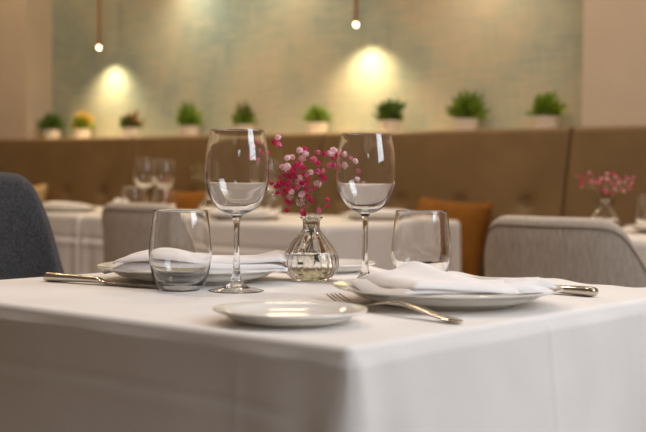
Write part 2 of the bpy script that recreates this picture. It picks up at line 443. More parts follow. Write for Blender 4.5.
for (x0, x1, lt, lc) in ((-3.55, -2.37, 'table under cloth behind the near table, in the middle of the room', 'white tablecloth on the middle background table, behind the vase and the wine glasses'),
                         (-4.76, -3.568, 'table under cloth at the left of the background row', 'white tablecloth on the left background table, between dark blue chair and grey chair'),
                         (-1.72, -.90, 'table under cloth at right, behind the large grey chair', 'white tablecloth on the right background table, at the frame edge behind the grey chair')):
    table(x0, x1, 2.84, 3.59, BT - .003, lt)
    tablecloth(x0, x1, 2.84, 3.59, BT, .25, lc, .012, x0 * 3.1, lambda x, y, z, nx, ny: (-.004 * gauss(z - .665, .008) + .004 * gauss(z - .645, .012)) if ny < -.9 else 0, fl=.14)

# ------------------------------------------------------------------ tub chairs
def chair(loc, rz, zt, w, d, fab, pip, label, prof, hgroup=None, lean=.05, power=2.6):
    root = empty('tub_chair', loc, rz); tag(root, label, 'chair', hgroup)
    PM = math.radians(112); N = 84; th = .042
    def plan(ph, inset, zz):
        k = 1 + lean * (zz - .45) / .4
        c, s = math.cos(ph), math.sin(ph)
        X = (w - inset) * k * math.copysign(abs(s) ** (2 / power), s); Y = -(d - inset) * k * math.copysign(abs(c) ** (2 / power), c)
        return X, Y
    def top(ph):
        a = abs(math.degrees(ph))
        for (a0, z0), (a1, z1), (am, zm), (an, zn) in zip(prof, prof[1:], prof[:1] + prof, prof[2:] + prof[-1:]):
            if a0 <= a <= a1:
                t = (a - a0) / (a1 - a0); h = a1 - a0
                m0 = (z1 - zm) / (a1 - am) if a1 > am else 0; m1 = (zn - z0) / (an - a0)
                if a0 == 0: m0 = 0
                return (2*t**3 - 3*t*t + 1) * z0 + (t**3 - 2*t*t + t) * h * m0 + (3*t*t - 2*t**3) * z1 + (t**3 - t*t) * h * m1
        return prof[-1][1]
    v, f = [], []; ncs = 0
    for i in range(N + 1):
        u = i / N * 2 - 1; ph = PM * u
        zt_ = top(ph); cs = []
        for k in range(9): cs.append((0, .36 + (zt_ - .02 - .36) * k / 8))
        for k in range(1, 8): a = PI * k / 8; cs.append((th / 2 - th / 2 * math.cos(a), zt_ - .02 + .02 * math.sin(a)))
        for k in range(9): cs.append((th, zt_ - .02 - (zt_ - .02 - .36) * k / 8))
        ncs = len(cs)
        for ins, z in cs:
            X, Y = plan(ph, ins, z); v.append((X, Y, z))
    for i in range(N):
        for k in range(ncs):
            a = i * ncs + k; b_ = i * ncs + (k + 1) % ncs; f.append((a, b_, b_ + ncs, a + ncs))
    f.append(tuple(range(ncs))); f.append(tuple(N * ncs + k for k in range(ncs)))
    sh = build('shell', v, f, fab, root, sharp=60)
    pts = []
    for i in range(N + 1):
        ph = PM * (i / N * 2 - 1); z = top(ph) - .022; X, Y = plan(ph, -.0006, z); pts.append((X, Y, z))
    pv, pf = tube_data(pts, .0022, 6); build('piping', pv, pf, pip, sh)
    # seat cushion
    v, f = [], []; R = 12; S = 48
    for k, zz in ((1, .475), (-1, .36)):
        for r_ in range(R + 1):
            for s in range(S):
                a = 2 * PI * s / S; rr = r_ / R
                sx = math.copysign(abs(math.cos(a)) ** .55, math.cos(a)) * (w - .05) * rr; sy = math.copysign(abs(math.sin(a)) ** .55, math.sin(a)) * (d - .03) * rr + .04
                v.append((sx, sy, .42 + (zz - .42) * (1 - rr ** 7) ** .5 + (.012 * (1 - rr * rr) if k > 0 else 0)))
    nn = (R + 1) * S
    for k in (0, 1):
        for r_ in range(R):
            for s in range(S):
                a = k * nn + r_ * S + s; b_ = k * nn + r_ * S + (s + 1) % S; f.append((a, b_, b_ + S, a + S))
    so = build('seat', v, f, fab, root, sharp=60)
    bm = bmesh.new(); bm.from_mesh(so.data); bmesh.ops.remove_doubles(bm, verts=bm.verts, dist=.0004); bmesh.ops.recalc_face_normals(bm, faces=bm.faces); bm.to_mesh(so.data); bm.free()
    for sx in (-1, 1):
        for sy in (-1, 1):
            pv, pf = tube_data([(sx * (w - .03), sy * (d - .04), 0), (sx * (w - .09), sy * (d - .10), .375)], [.011, .018], 14)
            build('leg', pv, pf, WOOD, root)
    return root
CH_G = chair((-1.42, 2.74, 0), .0, .812, .24, .22, GREY, PIPING, 'large grey fabric tub chair behind the near table at right, back turned to the room',
             [(0, .812), (20, .812), (31, .808), (40, .790), (50, .748), (60, .700), (80, .62), (113, .58)], power=2.8)
CH_L = dup(CH_G, (-2.925, 2.76, 0), .0, 'grey fabric tub chair in the left background, partly behind the left tumbler')
CH_N = chair((-1.66, 1.195, 0), -PI / 2, .905, .27, .25, NAVY, NAVYP, 'dark blue fabric chair at the left edge, behind the near table',
             [(0, .905), (22, .905), (36, .892), (45, .825), (53, .715), (62, .63), (80, .58), (113, .56)], power=2.3)

# ------------------------------------------------------------------ glasses
def thicken(inn, zk, slope):
    """the wall of a pressed glass grows thicker towards its foot"""
    return [(max(r - slope * max(zk - z, 0), 0) if r > .012 else r, z) for r, z in inn]
def wine_glass(loc, label):
    root = empty('wine_glass', loc); tag(root, label, 'wine glass')
    out = smooth_prof([(.0366, .0006), (.0362, .0014), (.028, .0032), (.016, .0062), (.0085, .0125), (.0055, .022), (.0043, .038), (.0038, .064), (.0039, .086), (.0052, .096), (.0095, .1008)], 5)
    bowl = [(.0095, .1008), (.0205, .1062), (.0300, .1148), (.0372, .127), (.0412, .141), (.0427, .155), (.0420, .172), (.0397, .190), (.0365, .206), (.0352, .2125)]
    out = out[:-1] + smooth_prof(bowl, 5)
    tw = .0011
    inn = []
    for r, z in smooth_prof([(.0, .1045), (.009, .1054), (.0200, .1087), (.0292, .1165), (.0361, .1282), (.0401, .1416), (.0415, .155), (.0409, .172), (.0386, .190), (.0354, .206), (.0342, .2124)], 9): inn.append((r, z))
    inn = thicken(inn, .1430, .048)
    prof = smooth_prof([(0, .0066), (.008, .0065), (.016, .0052), (.028, .0022), (.0354, .0001)], 5) + out + [(.0350, .2130), (.0345, .2130)] + inn[::-1]
    lathe('glass_body', prof, GLASS, root, seg=72, sharp=60)
    return root
def tumbler(loc, label):
    root = empty('tumbler', loc); tag(root, label, 'water glass')
    out = smooth_prof([(.0235, .0), (.0265, .0012), (.0315, .0075), (.0372, .0215), (.0408, .038), (.0417, .052), (.0406, .070), (.0384, .088), (.0358, .1055)], 6)
    inn = smooth_prof([(0, .0042), (.012, .0044), (.022, .0060), (.0300, .0118), (.0357, .0240), (.0392, .039), (.0402, .052), (.0392, .070), (.0371, .088), (.0346, .1055)], 9)
    inn = thicken(inn, .0330, .06)
    prof = [(0, .0012), (.020, .0012)] + out + [(.0355, .1062), (.0349, .1062)] + inn[::-1]
    lathe('glass_body', prof, GLASS, root, seg=72, sharp=60)
    return root
WG = wine_glass((-1.1035, 1.139, TZ), 'clear stemmed wine glass left of the flower vase on the near table')
dup(WG, (-1.046, 1.341, TZ), .4, 'clear stemmed wine glass right of the flower vase on the near table')
TB = tumbler((-1.163, 1.094, TZ), 'clear stemless tumbler at left on the near table, before the folded napkin')
dup(TB, (-.968, 1.368, TZ), .7, 'clear stemless tumbler at right on the near table, behind the large folded napkin')
dup(WG, (-3.403, 3.019, BT), .2, 'blurred wine glass, the left one of the pair behind the left grey chair')
dup(WG, (-3.440, 3.150, BT), .3, 'blurred wine glass, the right one of the pair behind the left grey chair')
dup(TB, (-3.365, 2.925, BT), .1, 'blurred tumbler in front of the blurred wine glass pair, the left tumbler')
dup(TB, (-3.236, 2.962, BT), .5, 'blurred tumbler in front of the blurred wine glass pair, the right tumbler')
dup(WG, (-2.955, 3.214, BT), .9, 'blurred wine glass on the middle background table, seen just left of the pink flowers')
dup(TB, (-2.875, 3.135, BT), .9, 'blurred tumbler on the middle background table, seen below the left pink flowers')
dup(TB, (-1.565, 3.387, BT), .9, 'blurred tumbler on the right background table, at the right frame edge')

# ------------------------------------------------------------------ plates
def plate(R, H, foot, loc, label, name='dinner_plate', group=None):
    pr = smooth_prof([(0, .0045), (foot * .8, .0045), (foot * 1.08, .0062), (foot * 1.25, H * .55), (R * .86, H * .84), (R * .985, H - .0005), (R, H)], 6)
    un = smooth_prof([(R, H), (R * .995, H - .0022), (R * .86, H * .84 - .0040), (foot * 1.28, H * .55 - .0045), (foot * 1.06, .0030), (foot, 0.0), (foot * .93, .0003), (foot * .88, .0018), (0, .0018)], 5)
    o = lathe(name, pr[:-1] + un, CHINA, None, loc, seg=96, sharp=60)
    return tag(o, label, 'plate', group)
P1 = (-.818, 1.211, TZ + .0004); P2 = (-1.259, 1.211, TZ + .0004)
plate(.138, .022, .082, P1, 'white dinner plate at right on the near table, under the large napkin')
DP = plate(.138, .022, .082, P2, 'white dinner plate at left on the near table, behind the left tumbler')
plate(.0805, .0155, .048, (-.829, .937, TZ), 'small white bread plate at the front corner of the near table', 'bread_plate')
plate(.0805, .0155, .048, (-1.236, 1.482, TZ), 'small white bread plate behind the vase, left of the right tumbler', 'bread_plate')
for x, y, lb in ((-4.46, 3.00, 'blurred white plate on the left background table beside the dark blue chair'),
                 (-3.88, 3.03, 'blurred white plate on the left background table, just left of the grey chair'),
                 (-2.86, 2.985, 'blurred white plate on the middle background table, behind the left wine glass stem'),
                 (-2.58, 3.38, 'blurred white plate on the middle background table, seen behind the right wine glass'),
                 (-1.42, 3.244, 'blurred white plate on the right background table below the tumbler at the frame edge')):
    q = DP.copy(); COL.objects.link(q); q.location = (x, y, BT); q['label'] = lb

# ------------------------------------------------------------------ napkins
def napkin(center, quad, layers, label, bulges, waves, extra=None, group=None, m=NAPKIN):
    """a napkin folded into a soft rectangle: stacked sheets joined at their folded end. quad: 4 corner offsets A B C D"""
    v, f = [], []; NU, NV = 46, 30
    def pos(s, t, k):
        g, (sx0, sx1, ty0, ty1), z0 = 0, layers[k][0], layers[k][1]
        A, B, C_, D = [Vector((p[0], p[1])) for p in (layers[k][2] if len(layers[k]) > 2 else quad)]
        ss = sx0 + (sx1 - sx0) * s; tt = ty0 + (ty1 - ty0) * t
        p = (A * (1 - ss) + D * ss) * (1 - tt) + (B * (1 - ss) + C_ * ss) * tt
        z = z0
        for (bs, bt, rs, rt_, h, kmin) in bulges:
            if k >= kmin: z += h * (1 + .25 * (k - kmin)) * math.exp(-((ss - bs) / rs) ** 2 - ((tt - bt) / rt_) ** 2)
        z += waves * noise.noise((ss * 3.1 + k, tt * 3.4, k * 2.7)) 
        z -= (.0085 if k < 2 else .005) * 4 * tt * (1 - tt) * max(0, 1 - ss) ** 3 + .0028 * (max(abs(2 * s - 1), abs(2 * t - 1)) ** 9)
        if extra: z += extra(ss, tt, k)
        return p, z
    th = .0058
    for k in range(len(layers)):
        o = len(v)
        for side in (0, 1):
            for j in range(NV + 1):
                for i in range(NU + 1):
                    s, t = i / NU, j / NV
                    p, z = pos(s, t, k)
                    e = min(s, 1 - s) * 0 + 1
                    v.append((center[0] + p.x, center[1] + p.y, center[2] + z + (th * (1 - .92 * max(abs(2 * s - 1), abs(2 * t - 1)) ** 7) if side else 0)))
        nn = (NU + 1) * (NV + 1)
        for side in (0, 1):
            for j in range(NV):
                for i in range(NU):
                    q = o + side * nn + j * (NU + 1) + i; f.append((q, q + 1, q + NU + 2, q + NU + 1))
        per = [i for i in range(NU + 1)] + [j * (NU + 1) + NU for j in range(1, NV + 1)] + [NV * (NU + 1) + i for i in range(NU - 1, -1, -1)] + [j * (NU + 1) for j in range(NV - 1, 0, -1)]
        for a, b_ in zip(per, per[1:] + per[:1]): f.append((o + a, o + b_, o + b_ + nn, o + a + nn))
    ob = build('napkin', v, f, m, sharp=60)
    return tag(ob, label, 'napkin', group)
RR = Vector((.766, .643)); FF = Vector((-.643, .766))
def uv(u, w_): p = RR * u + FF * w_; return (p.x, p.y)
TOPQ = [uv(-.112, .022), uv(-.056, -.120), uv(.075, -.098), uv(-.028, .048)]
MIDQ = [uv(-.118, .014), uv(-.060, -.124), uv(.100, -.085), uv(.010, .040)]
ENDQ = [uv(.060, .028), uv(.064, -.056), uv(.126, -.038), uv(.122, .030)]
napkin((P1[0], P1[1], TZ), [uv(-.116, .02), uv(-.058, -.116), uv(.126, -.046), uv(.118, .036)],
       [((-.03, .98, .0, .99), .0222), ((.0, 1, .0, 1), .0262, MIDQ), ((.05, 1, .03, 1), .0305, TOPQ), ((0, 1, 0, 1), .0262, ENDQ)],
       'white folded linen napkin on the right dinner plate of the near table',
       [], .0024, lambda s, t, k: ((.017 * math.exp(-abs((s - .78) / .34) ** 1.5 - abs((t - .02) / .36) ** 1.4) - .006 * s * t) if k == 2 else (.005 * math.exp(-((s - .8) / .4) ** 2 - (t / .5) ** 2) if k == 1 else 0)))
napkin((P2[0], P2[1], TZ), [uv(-.122, .035), uv(-.122, -.078), uv(.138, -.066), uv(.136, .05)],
       [((.0, 1.0, 0, 1), .0220), ((.05, .98, .02, .98), .0252), ((.06, .60, .02, .96), .0305), ((.42, .99, .0, .90), .0285)],
       'white folded linen napkin on the left dinner plate, behind the left tumbler',
       [(.30, .40, .17, .5, .0105, 2)], .0034,
       lambda s, t, k: (.003 * math.sin(t * 9) * s + .010 * sstep(.80, 1.0, s) * (1 - t * .6) if k == 3 else (-.005 * sstep(.42, .6, s) if k == 2 else 0)))
def small_napkin(c, rz, label):
    q = lambda x, y: (x * math.cos(rz) - y * math.sin(rz), x * math.sin(rz) + y * math.cos(rz))
    return napkin((c[0], c[1], BT), [q(-.10, -.07), q(.10, -.07), q(.10, .07), q(-.10, .07)],
           [((0, 1, 0, 1), .0215), ((.02, .98, .02, .9), .026), ((.02, .7, .02, .95), .031)], label, [(.4, .4, .3, .4, .004, 1)], .003)
small_napkin((-4.46, 3.00), .3, 'blurred folded napkin on the plate beside the dark blue chair')
small_napkin((-3.88, 3.03), -.2, 'blurred folded napkin on the plate just left of the left grey chair')
small_napkin((-2.86, 2.985), .25, 'blurred folded napkin on the plate behind the left wine glass stem')
small_napkin((-2.58, 3.38), 1.2, 'blurred folded napkin on the plate behind the right wine glass bowl')
# tent-folded napkin standing behind the left grey chair
def tent(c, label):
    v, f = [], []; NU, NV = 20, 16
    for side in (0, 1):
        for j in range(NV + 1):
            for i in range(NU + 1):
                s, t = i / NU * 2 - 1, j / NV
                ht = .058 * (1 - abs(t * 2 - 1) ** 1.3) * (1 - .55 * max(0, s)) + .003
                v.append((c[0] + s * .05, c[1] + (t - .5) * .11, c[2] + ht * (1 if side else 0) + (.0 if side else 0.0005)))
    nn = (NU + 1) * (NV + 1)
    for side in (0, 1):
        for j in range(NV):
            for i in range(NU):
                q = side * nn + j * (NU + 1) + i; f.append((q, q + 1, q + NU + 2, q + NU + 1))
    per = [i for i in range(NU + 1)] + [j * (NU + 1) + NU for j in range(1, NV + 1)] + [NV * (NU + 1) + i for i in range(NU - 1, -1, -1)] + [j * (NU + 1) for j in range(NV - 1, 0, -1)]
    for a, b_ in zip(per, per[1:] + per[:1]): f.append((a, b_, b_ + nn, a + nn))
    return tag(build('napkin', v, f, NAPKIN, sharp=60), label, 'napkin')
tent((-3.495, 3.0, BT), 'blurred folded napkin peaking above the left grey chair, left of the blurred tumblers')

# ------------------------------------------------------------------ cutlery
def bar(name, pts, wid, thk, m, parent, seg=10):
    """flat tapered bar swept along pts (x along, z height): superellipse section"""
    v, f = [], []; P = [Vector(p) for p in pts]
    for i, p in enumerate(P):
        d = (P[min(i + 1, len(P) - 1)] - P[max(i - 1, 0)]).normalized(); s = Vector((0, 1, 0)); t = s.cross(d)
        for k in range(seg):
            a = 2 * PI * k / seg; ca, sa = math.cos(a), math.sin(a)
            v.append(p + s * (wid[i] / 2 * math.copysign(abs(ca) ** .7, ca)) - t * (thk[i] / 2 * math.copysign(abs(sa) ** .7, sa)))
    for i in range(len(P) - 1):
        for k in range(seg):
            a = i * seg + k; b_ = i * seg + (k + 1) % seg; f.append((a, b_, b_ + seg, a + seg))
    f.append(tuple(range(seg))); f.append(tuple((len(P) - 1) * seg + k for k in range(seg)))
    return build(name, v, f, m, parent, sharp=50)
def knife(loc, rz, label):
    root = empty('table_knife', loc, rz); tag(root, label, 'knife')     # handle end at origin, blade towards +X
    xs = [0, .002, .008, .03, .06, .085, .096, .100]
    bar('handle', [(x, 0, .0066) for x in xs], [.010, .015, .018, .017, .0145, .013, .0125, .010], [.006, .0105, .0128, .0120, .0100, .0088, .0080, .006], STEEL, root, 16)
    xs = [.099, .106, .12, .16, .19, .205, .213, .217]
    bar('blade', [(x, 0, .0035 + .002 * (1 - min((x - .099) / .05, 1))) for x in xs], [.010, .015, .0175, .0185, .0175, .014, .008, .003], [.0055, .003, .0024, .0020, .0018, .0015, .0012, .001], STEEL, root, 12)
    return root
KN = knife((-1.395, 1.051, TZ + .0003), .19, 'steel table knife at left on the near table, before the left dinner plate')
dup(KN, (-.722, 1.412, TZ + .0003), PI - .03, 'steel table knife at right on the near table, handle sticking out past the right plate')
def fork(loc, rz, label):
    root = empty('table_fork', loc, rz); tag(root, label, 'fork')       # handle end at origin, tines towards +X
    xs = [0, .003, .012, .03, .06, .09, .115, .135, .15, .165]
    zs = [.0030, .0032, .0034, .0055, .0105, .0140, .0130, .0090, .0050, .0036]
    bar('handle', list(zip(xs, [0] * 10, zs)), [.009, .014, .017, .0155, .0115, .0085, .0075, .0095, .019, .0235], [.003, .004, .0042, .004, .0038, .0038, .0036, .003, .0026, .0024], STEEL, root, 14)
    hx = [.163, .175, .19, .203, .211]; hz = [.0036, .0042, .0070, .0115, .0150]
    for k in range(4):
        y = (k - 1.5) * .0063
        o = bar('tine', [(a, y, c) for a, c in zip(hx, hz)], [.0052, .0040, .0036, .0030, .0015], [.0024, .0024, .0022, .0018, .001], STEEL, root, 8)
    return root
fk0 = Vector((-.690, 1.046)); fk1 = Vector((-.905, 1.090)); dd = fk1 - fk0
fork((fk0.x, fk0.y, TZ), math.atan2(dd.y, dd.x), 'steel fork beside the right dinner plate, tines behind the bread plate')

# ------------------------------------------------------------------ vases and flowers
def ribs(r, z, a):
    k = sstep(.004, .014, z) * (1 - sstep(.062, .074, z))
    return r * (1 + k * .036 * (abs(math.cos(a * 10)) ** .7 - .62))
def ribs_in(r, z, a):
    k = sstep(.006, .016, z) * (1 - sstep(.062, .074, z))
    return r * (1 + k * .022 * (abs(math.cos(a * 10)) ** .7 - .62))
VOUT = smooth_prof([(.0245, 0), (.0262, .0012), (.0330, .006), (.0398, .016), (.0410, .028), (.0388, .038), (.0335, .0475), (.0245, .0605), (.0168, .0695), (.0130, .0745), (.0126, .080), (.0128, .0865), (.0150, .0895), (.0166, .0915), (.0166, .0930)], 6)
VIN = smooth_prof([(0, .0045), (.020, .0048), (.0300, .0088), (.0368, .0175), (.0381, .028), (.0360, .0375), (.0308, .0465), (.0220, .0592), (.0145, .068), (.0108, .0742), (.0106, .080), (.0108, .0872), (.0140, .0925), (.0152, .0930)], 6)
def vase(loc, label, rz=0):
    root = empty('bud_vase', loc, rz); tag(root, label, 'vase')
    prof = [(0, .0012), (.02, .0012)] + VOUT + VIN[::-1]
    v, f = [], []; n1 = 2 + len(VOUT)
    cnt = [0]
    V1, F1 = lathe_data(prof, 160)
    # rib modulation per profile point (outer stronger than inner)
    V2 = []
    idx = 0
    for pi_, (r, z) in enumerate(prof):
        if r < 1e-6: V2.append((0, 0, z)); continue
        fn = ribs if pi_ < n1 else ribs_in
        for i in range(160):
            a = 2 * PI * i / 160; rr = fn(r, z, a); V2.append((rr * math.cos(a), rr * math.sin(a), z))
    build('glass_body', V2, F1, GLASS, root, sharp=75)
    lev = .0405
    wp = [(r + .0005, z - .0005) for r, z in VIN if z < lev - .001]; wp[0] = (0, wp[0][1])
    last = [r for r, z in VIN if z < lev][-1]
    wp += [(last - .0008, lev), (0, lev)]
    lathe('water', wp, WATER, root, seg=160, rmod=ribs_in, sharp=60)
    return root
VL = (-1.146, 1.340, TZ)
V1 = vase(VL, 'clear ribbed glass bud vase with pink flowers at the middle of the near table')
VR = (-1.600, 3.170, BT)
dup(V1, VR, .1, 'blurred ribbed glass bud vase with pink flowers, above the large grey chair')
VWH = (-3.075, 3.035, BT)
dup(V1, VWH, .1, 'blurred bud vase on the middle background table, behind the left wine glass bowl')
random.seed(7)
def blossom_mesh(name, m, petals=16):
    v, f = [], []
    for k in range(petals):
        zc = 1 - 1.7 * (k + .5) / petals; a = k * 2.399963; r = math.sqrt(max(1 - zc * zc, 0))
        d = Vector((r * math.cos(a), r * math.sin(a), zc)); d = (d + Vector((random.uniform(-.2, .2),) * 3)).normalized()
        s = d.cross(Vector((0, 0, 1)) if abs(d.z) < .9 else Vector((1, 0, 0))).normalized(); t = d.cross(s)
        s = s * math.cos(k) + t * math.sin(k); t = d.cross(s); o = len(v)
        W_ = .62
        for i in range(4):
            for j in range(4):
                p, q = i / 3 * 2 - 1, j / 3 * 2 - 1
                rad = .52 + .50 * (.35 + .65 * (p + 1) / 2) + .13 * math.sin(3.5 * q + k) * (p + 1) / 2
                v.append((d * rad + s * (p * W_ * (1 - .25 * abs(q))) + t * (q * W_ * (1 - .25 * abs(p)))) * .86)
        for i in range(3):
            for j in range(3): q = o + i * 4 + j; f.append((q, q + 1, q + 5, q + 4))
    c = len(v)
    bm = bmesh.new(); bmesh.ops.create_icosphere(bm, subdivisions=2, radius=.50)
    for q in bm.verts: v.append(q.co.copy())
    for q in bm.faces: f.append(tuple(x.index + c for x in q.verts))
    bm.free()
    me = bpy.data.meshes.new(name); me.from_pydata([tuple(x) for x in v], [], f); me.materials.append(m)
    me.polygons.foreach_set('use_smooth', [True] * len(me.polygons)); me.update()
    return me
BL = {'h': [blossom_mesh('crimson_blossom', HOT) for i in range(2)], 'm': [blossom_mesh('pink_blossom', MID) for i in range(2)],
      'p': [blossom_mesh('pale_blossom', PALE, 20) for i in range(2)], 'c': [blossom_mesh('cream_blossom', CREAMP, 12)]}
R3 = Vector((RR.x, RR.y, 0)); F3 = Vector((FF.x, FF.y, 0))
def sprig(vase_loc, label, blossoms, group, stem_m=STEM, neck=(0, 0), thick=.00045):
    """blossoms: (u right, w depth, z above vase base, radius, kind). One main stem runs to the middle of the spray, branchlets leave it"""
    root = empty('flower_sprig', vase_loc); tag(root, label, 'flower', group)
    cu = sum(q[0] for q in blossoms) / len(blossoms); cw = sum(q[1] for q in blossoms) / len(blossoms); cz = sum(q[2] for q in blossoms) / len(blossoms)
    P = lambda u, w_, z: R3 * u + F3 * w_ + Vector((0, 0, z))
    nk = P(neck[0], neck[1], .084); foot = P(-neck[0] * 1.6 - cu * .12, -neck[1] * 1.5, .010)
    zj = min(max(.084 + (cz - .084) * .55, .100), .17)
    joint = P(neck[0] + (cu - neck[0]) * .5, neck[1] + (cw - neck[1]) * .5, zj)
    v, f = [], []
    def add(pts, r):
        a, b_ = tube_data(pts, r, 6); o = len(v); v.extend(a); f.extend([tuple(i + o for i in q) for q in b_])
    def curve(a, b_, bend, n_=7):
        mid = (a + b_) / 2 + bend; return [a * (1 - t) ** 2 + mid * 2 * t * (1 - t) + b_ * t * t for t in [i / (n_ - 1) for i in range(n_)]]
    add([foot, foot.lerp(nk, .5), nk] + curve(nk, joint, Vector((0, 0, .004)))[1:], thick)
    for (u, w_, z, r, k) in blossoms:
        tip = P(u, w_, z); dirn = (tip - joint)
        add(curve(joint, tip - dirn.normalized() * r * .5, Vector((0, 0, .25 * abs(dirn.x))) * .3 + Vector((random.uniform(-.004, .004), random.uniform(-.004, .004), 0)), 6), [thick * .8, thick * .7, thick * .6, thick * .55, thick * .5, thick * .5])
    build('stem', v, f, stem_m, root)
    for (u, w_, z, r, k) in blossoms:
        o = link('blossom', random.choice(BL[k]), root, P(u, w_, z)); o.scale = (r, r, r * .9)
        d = (P(u, w_, z) - joint).normalized(); o.rotation_mode = 'XYZ'
        o.rotation_euler = (d + Vector((random.uniform(-.4, .4), random.uniform(-.4, .4), .1))).to_track_quat('Z', 'Y').to_euler()
    return root
S_ = 1 / 679.0
def L(lst):
    out = []
    for (x, y, s, k) in lst:
        out.append(((x - 311) * S_, random.uniform(-.024, .024), (281 - y) * S_, s * S_ / 2 * 1.85, k))
    return out
RAW = [(276.5, 138.5, 3.6, 'p'), (273.5, 143.5, 3.4, 'h'), (277.5, 146, 3.6, 'm'), (267.5, 154.5, 2.6, 'h'), (260.5, 142.5, 3, 'm'), (255.6, 148, 3, 'm'), (250.5, 158, 3, 'h'), (260, 161.6, 3, 'm'), (263, 152, 2.6, 'm'),
 (271, 185, 2.6, 'h'), (275, 188, 3, 'h'), (277, 194, 3, 'h'), (278.5, 184, 3.2, 'h'), (283, 195.5, 3.2, 'h'), (284, 185, 3.4, 'h'), (285, 191, 4.2, 'h'), (289, 198.5, 4, 'p'), (289.5, 204.5, 2.8, 'h'),
 (280.5, 177.7, 3.4, 'h'), (285, 176.5, 3.2, 'h'), (279.5, 169.5, 3, 'h'), (290, 177.5, 3.6, 'h'), (289, 183, 3.4, 'm'), (291, 172.5, 2.8, 'h'), (294, 191, 3.3, 'h'), (296, 188, 3, 'h'), (294, 174.5, 3, 'h'),
 (298.5, 151.3, 4, 'p'), (304, 150, 3, 'h'), (304.6, 155.2, 4, 'p'), (301.5, 160, 4.4, 'p'), (287, 159.6, 3.6, 'p'), (291, 158.5, 3.6, 'p'), (286.2, 168.7, 5, 'p'), (296.3, 165.8, 3.6, 'h'), (302.5, 169, 3.6, 'h'), (292, 169.4, 3.2, 'h'), (300, 166, 3, 'm'),
 (299.3, 184.6, 6.2, 'p'), (298.3, 179.8, 4.2, 'p'), (301.5, 195.4, 4, 'p'), (300, 202.7, 5.6, 'p'), (305.6, 185, 3.2, 'h'), (307.7, 179.8, 2.6, 'h'), (305.6, 190.2, 2.8, 'h'), (304.5, 194.4, 3.2, 'h'), (307.7, 197.5, 2.8, 'h'), (310.8, 201.7, 3.2, 'h'), (303.5, 214.2, 3.8, 'h'), (309.8, 173.5, 3.6, 'p'), (306, 176, 2.8, 'm'), (306, 208, 2.4, 'm'),
 (312.5, 161, 4.2, 'm'), (316.7, 153.3, 3.4, 'm'), (317, 164.6, 3.4, 'h'), (323.3, 155.2, 2.8, 'h'), (317, 172.5, 3.6, 'm'), (322.3, 172, 3, 'm'), (320.2, 176.7, 2.6, 'h'), (323, 179.4, 3.6, 'h'), (317, 185, 4.6, 'p'), (318.8, 211, 3.2, 'm'), (327, 200.6, 2.6, 'h'), (326.9, 206.5, 2.4, 'h'),
 (329.6, 154.8, 4.4, 'p'), (332.7, 151.3, 4.4, 'p'), (331.7, 159.6, 2.6, 'h'), (336.9, 155.8, 3.6, 'h'), (329.2, 166.2, 4.2, 'm'), (334.8, 166.7, 4, 'm'), (342, 155, 3.8, 'p'), (342.3, 166.4, 4.6, 'p'),
 (354, 162, 3.6, 'p'), (356.8, 171.8, 3, 'm'), (356.3, 180, 3.4, 'p'), (349, 158.5, 2.6, 'm')]
random.seed(5)
for q in range(30):
    RAW.append((random.gauss(292, 9), random.gauss(182, 12), random.uniform(2.2, 3.4), random.choice('hhhmp')))
groups = [(0, 9, 'pink sprig from the near vase reaching farthest left, its tips behind the left wine glass', (-.006, 0)),
          (9, 18, 'crimson sprig from the near vase hanging lowest on the left side', (-.004, .003)),
          (18, 27, 'crimson sprig from the near vase in the dense left part of the spray', (-.005, -.003)),
          (27, 38, 'pale pink sprig at the top left of the spray in the near vase', (-.002, .005)),
          (38, 52, 'pink sprig with the largest pale blossoms, rising above the near vase centre', (0, -.004)),
          (52, 64, 'pink sprig right of centre in the near vase, with thin bare stems below', (.003, .003)),
          (64, 72, 'pink sprig from the near vase arching right to the edge of the right wine glass', (.005, -.002)),
          (72, 76, 'rightmost pink sprig of the near vase, seen through the right wine glass', (.006, .003))]
for n_, (a, b_, lb, nk) in enumerate(groups): sprig(VL, lb, L(RAW[a:b_] + (RAW[76 + 10 * (n_ - 2):86 + 10 * (n_ - 2)] if 2 <= n_ <= 4 else [])), 'pink sprigs in the near vase', neck=nk)
random.seed(21)
def cloud(n_, cu, cz, ru, rz_, kinds, rad):
    out = []
    for i in range(n_):
        a = random.uniform(0, 2 * PI); q = math.sqrt(random.random())
        out.append((cu + ru * q * math.cos(a), random.uniform(-.035, .035), cz + rz_ * q * math.sin(a), random.uniform(*rad), random.choice(kinds)))
    return out
sprig(VR, 'blurred dusky pink sprig leaning left in the vase above the large grey chair', cloud(26, -.048, .146, .034, .026, 'hhmmp', (.0026, .0044)), 'pink sprigs in the far vase', STEMD, (-.004, 0), .0009)
sprig(VR, 'blurred pink sprig at the centre of the vase above the large grey chair', cloud(40, .014, .138, .036, .034, 'hhhmp', (.0028, .0048)), 'pink sprigs in the far vase', STEMD, (0, .003), .0009)
sprig(VR, 'blurred pale pink sprig leaning right in the vase above the large grey chair', cloud(16, .056, .144, .030, .028, 'hmmp', (.0026, .0042)), 'pink sprigs in the far vase', STEMD, (.004, 0), .0009)
sprig(VWH, 'blurred cream gypsophila sprig seen beside the left wine glass bowl', cloud(46, -.040, .165, .034, .030, 'c', (.0016, .0028)), None, STEMD, (-.004, 0), .0007)

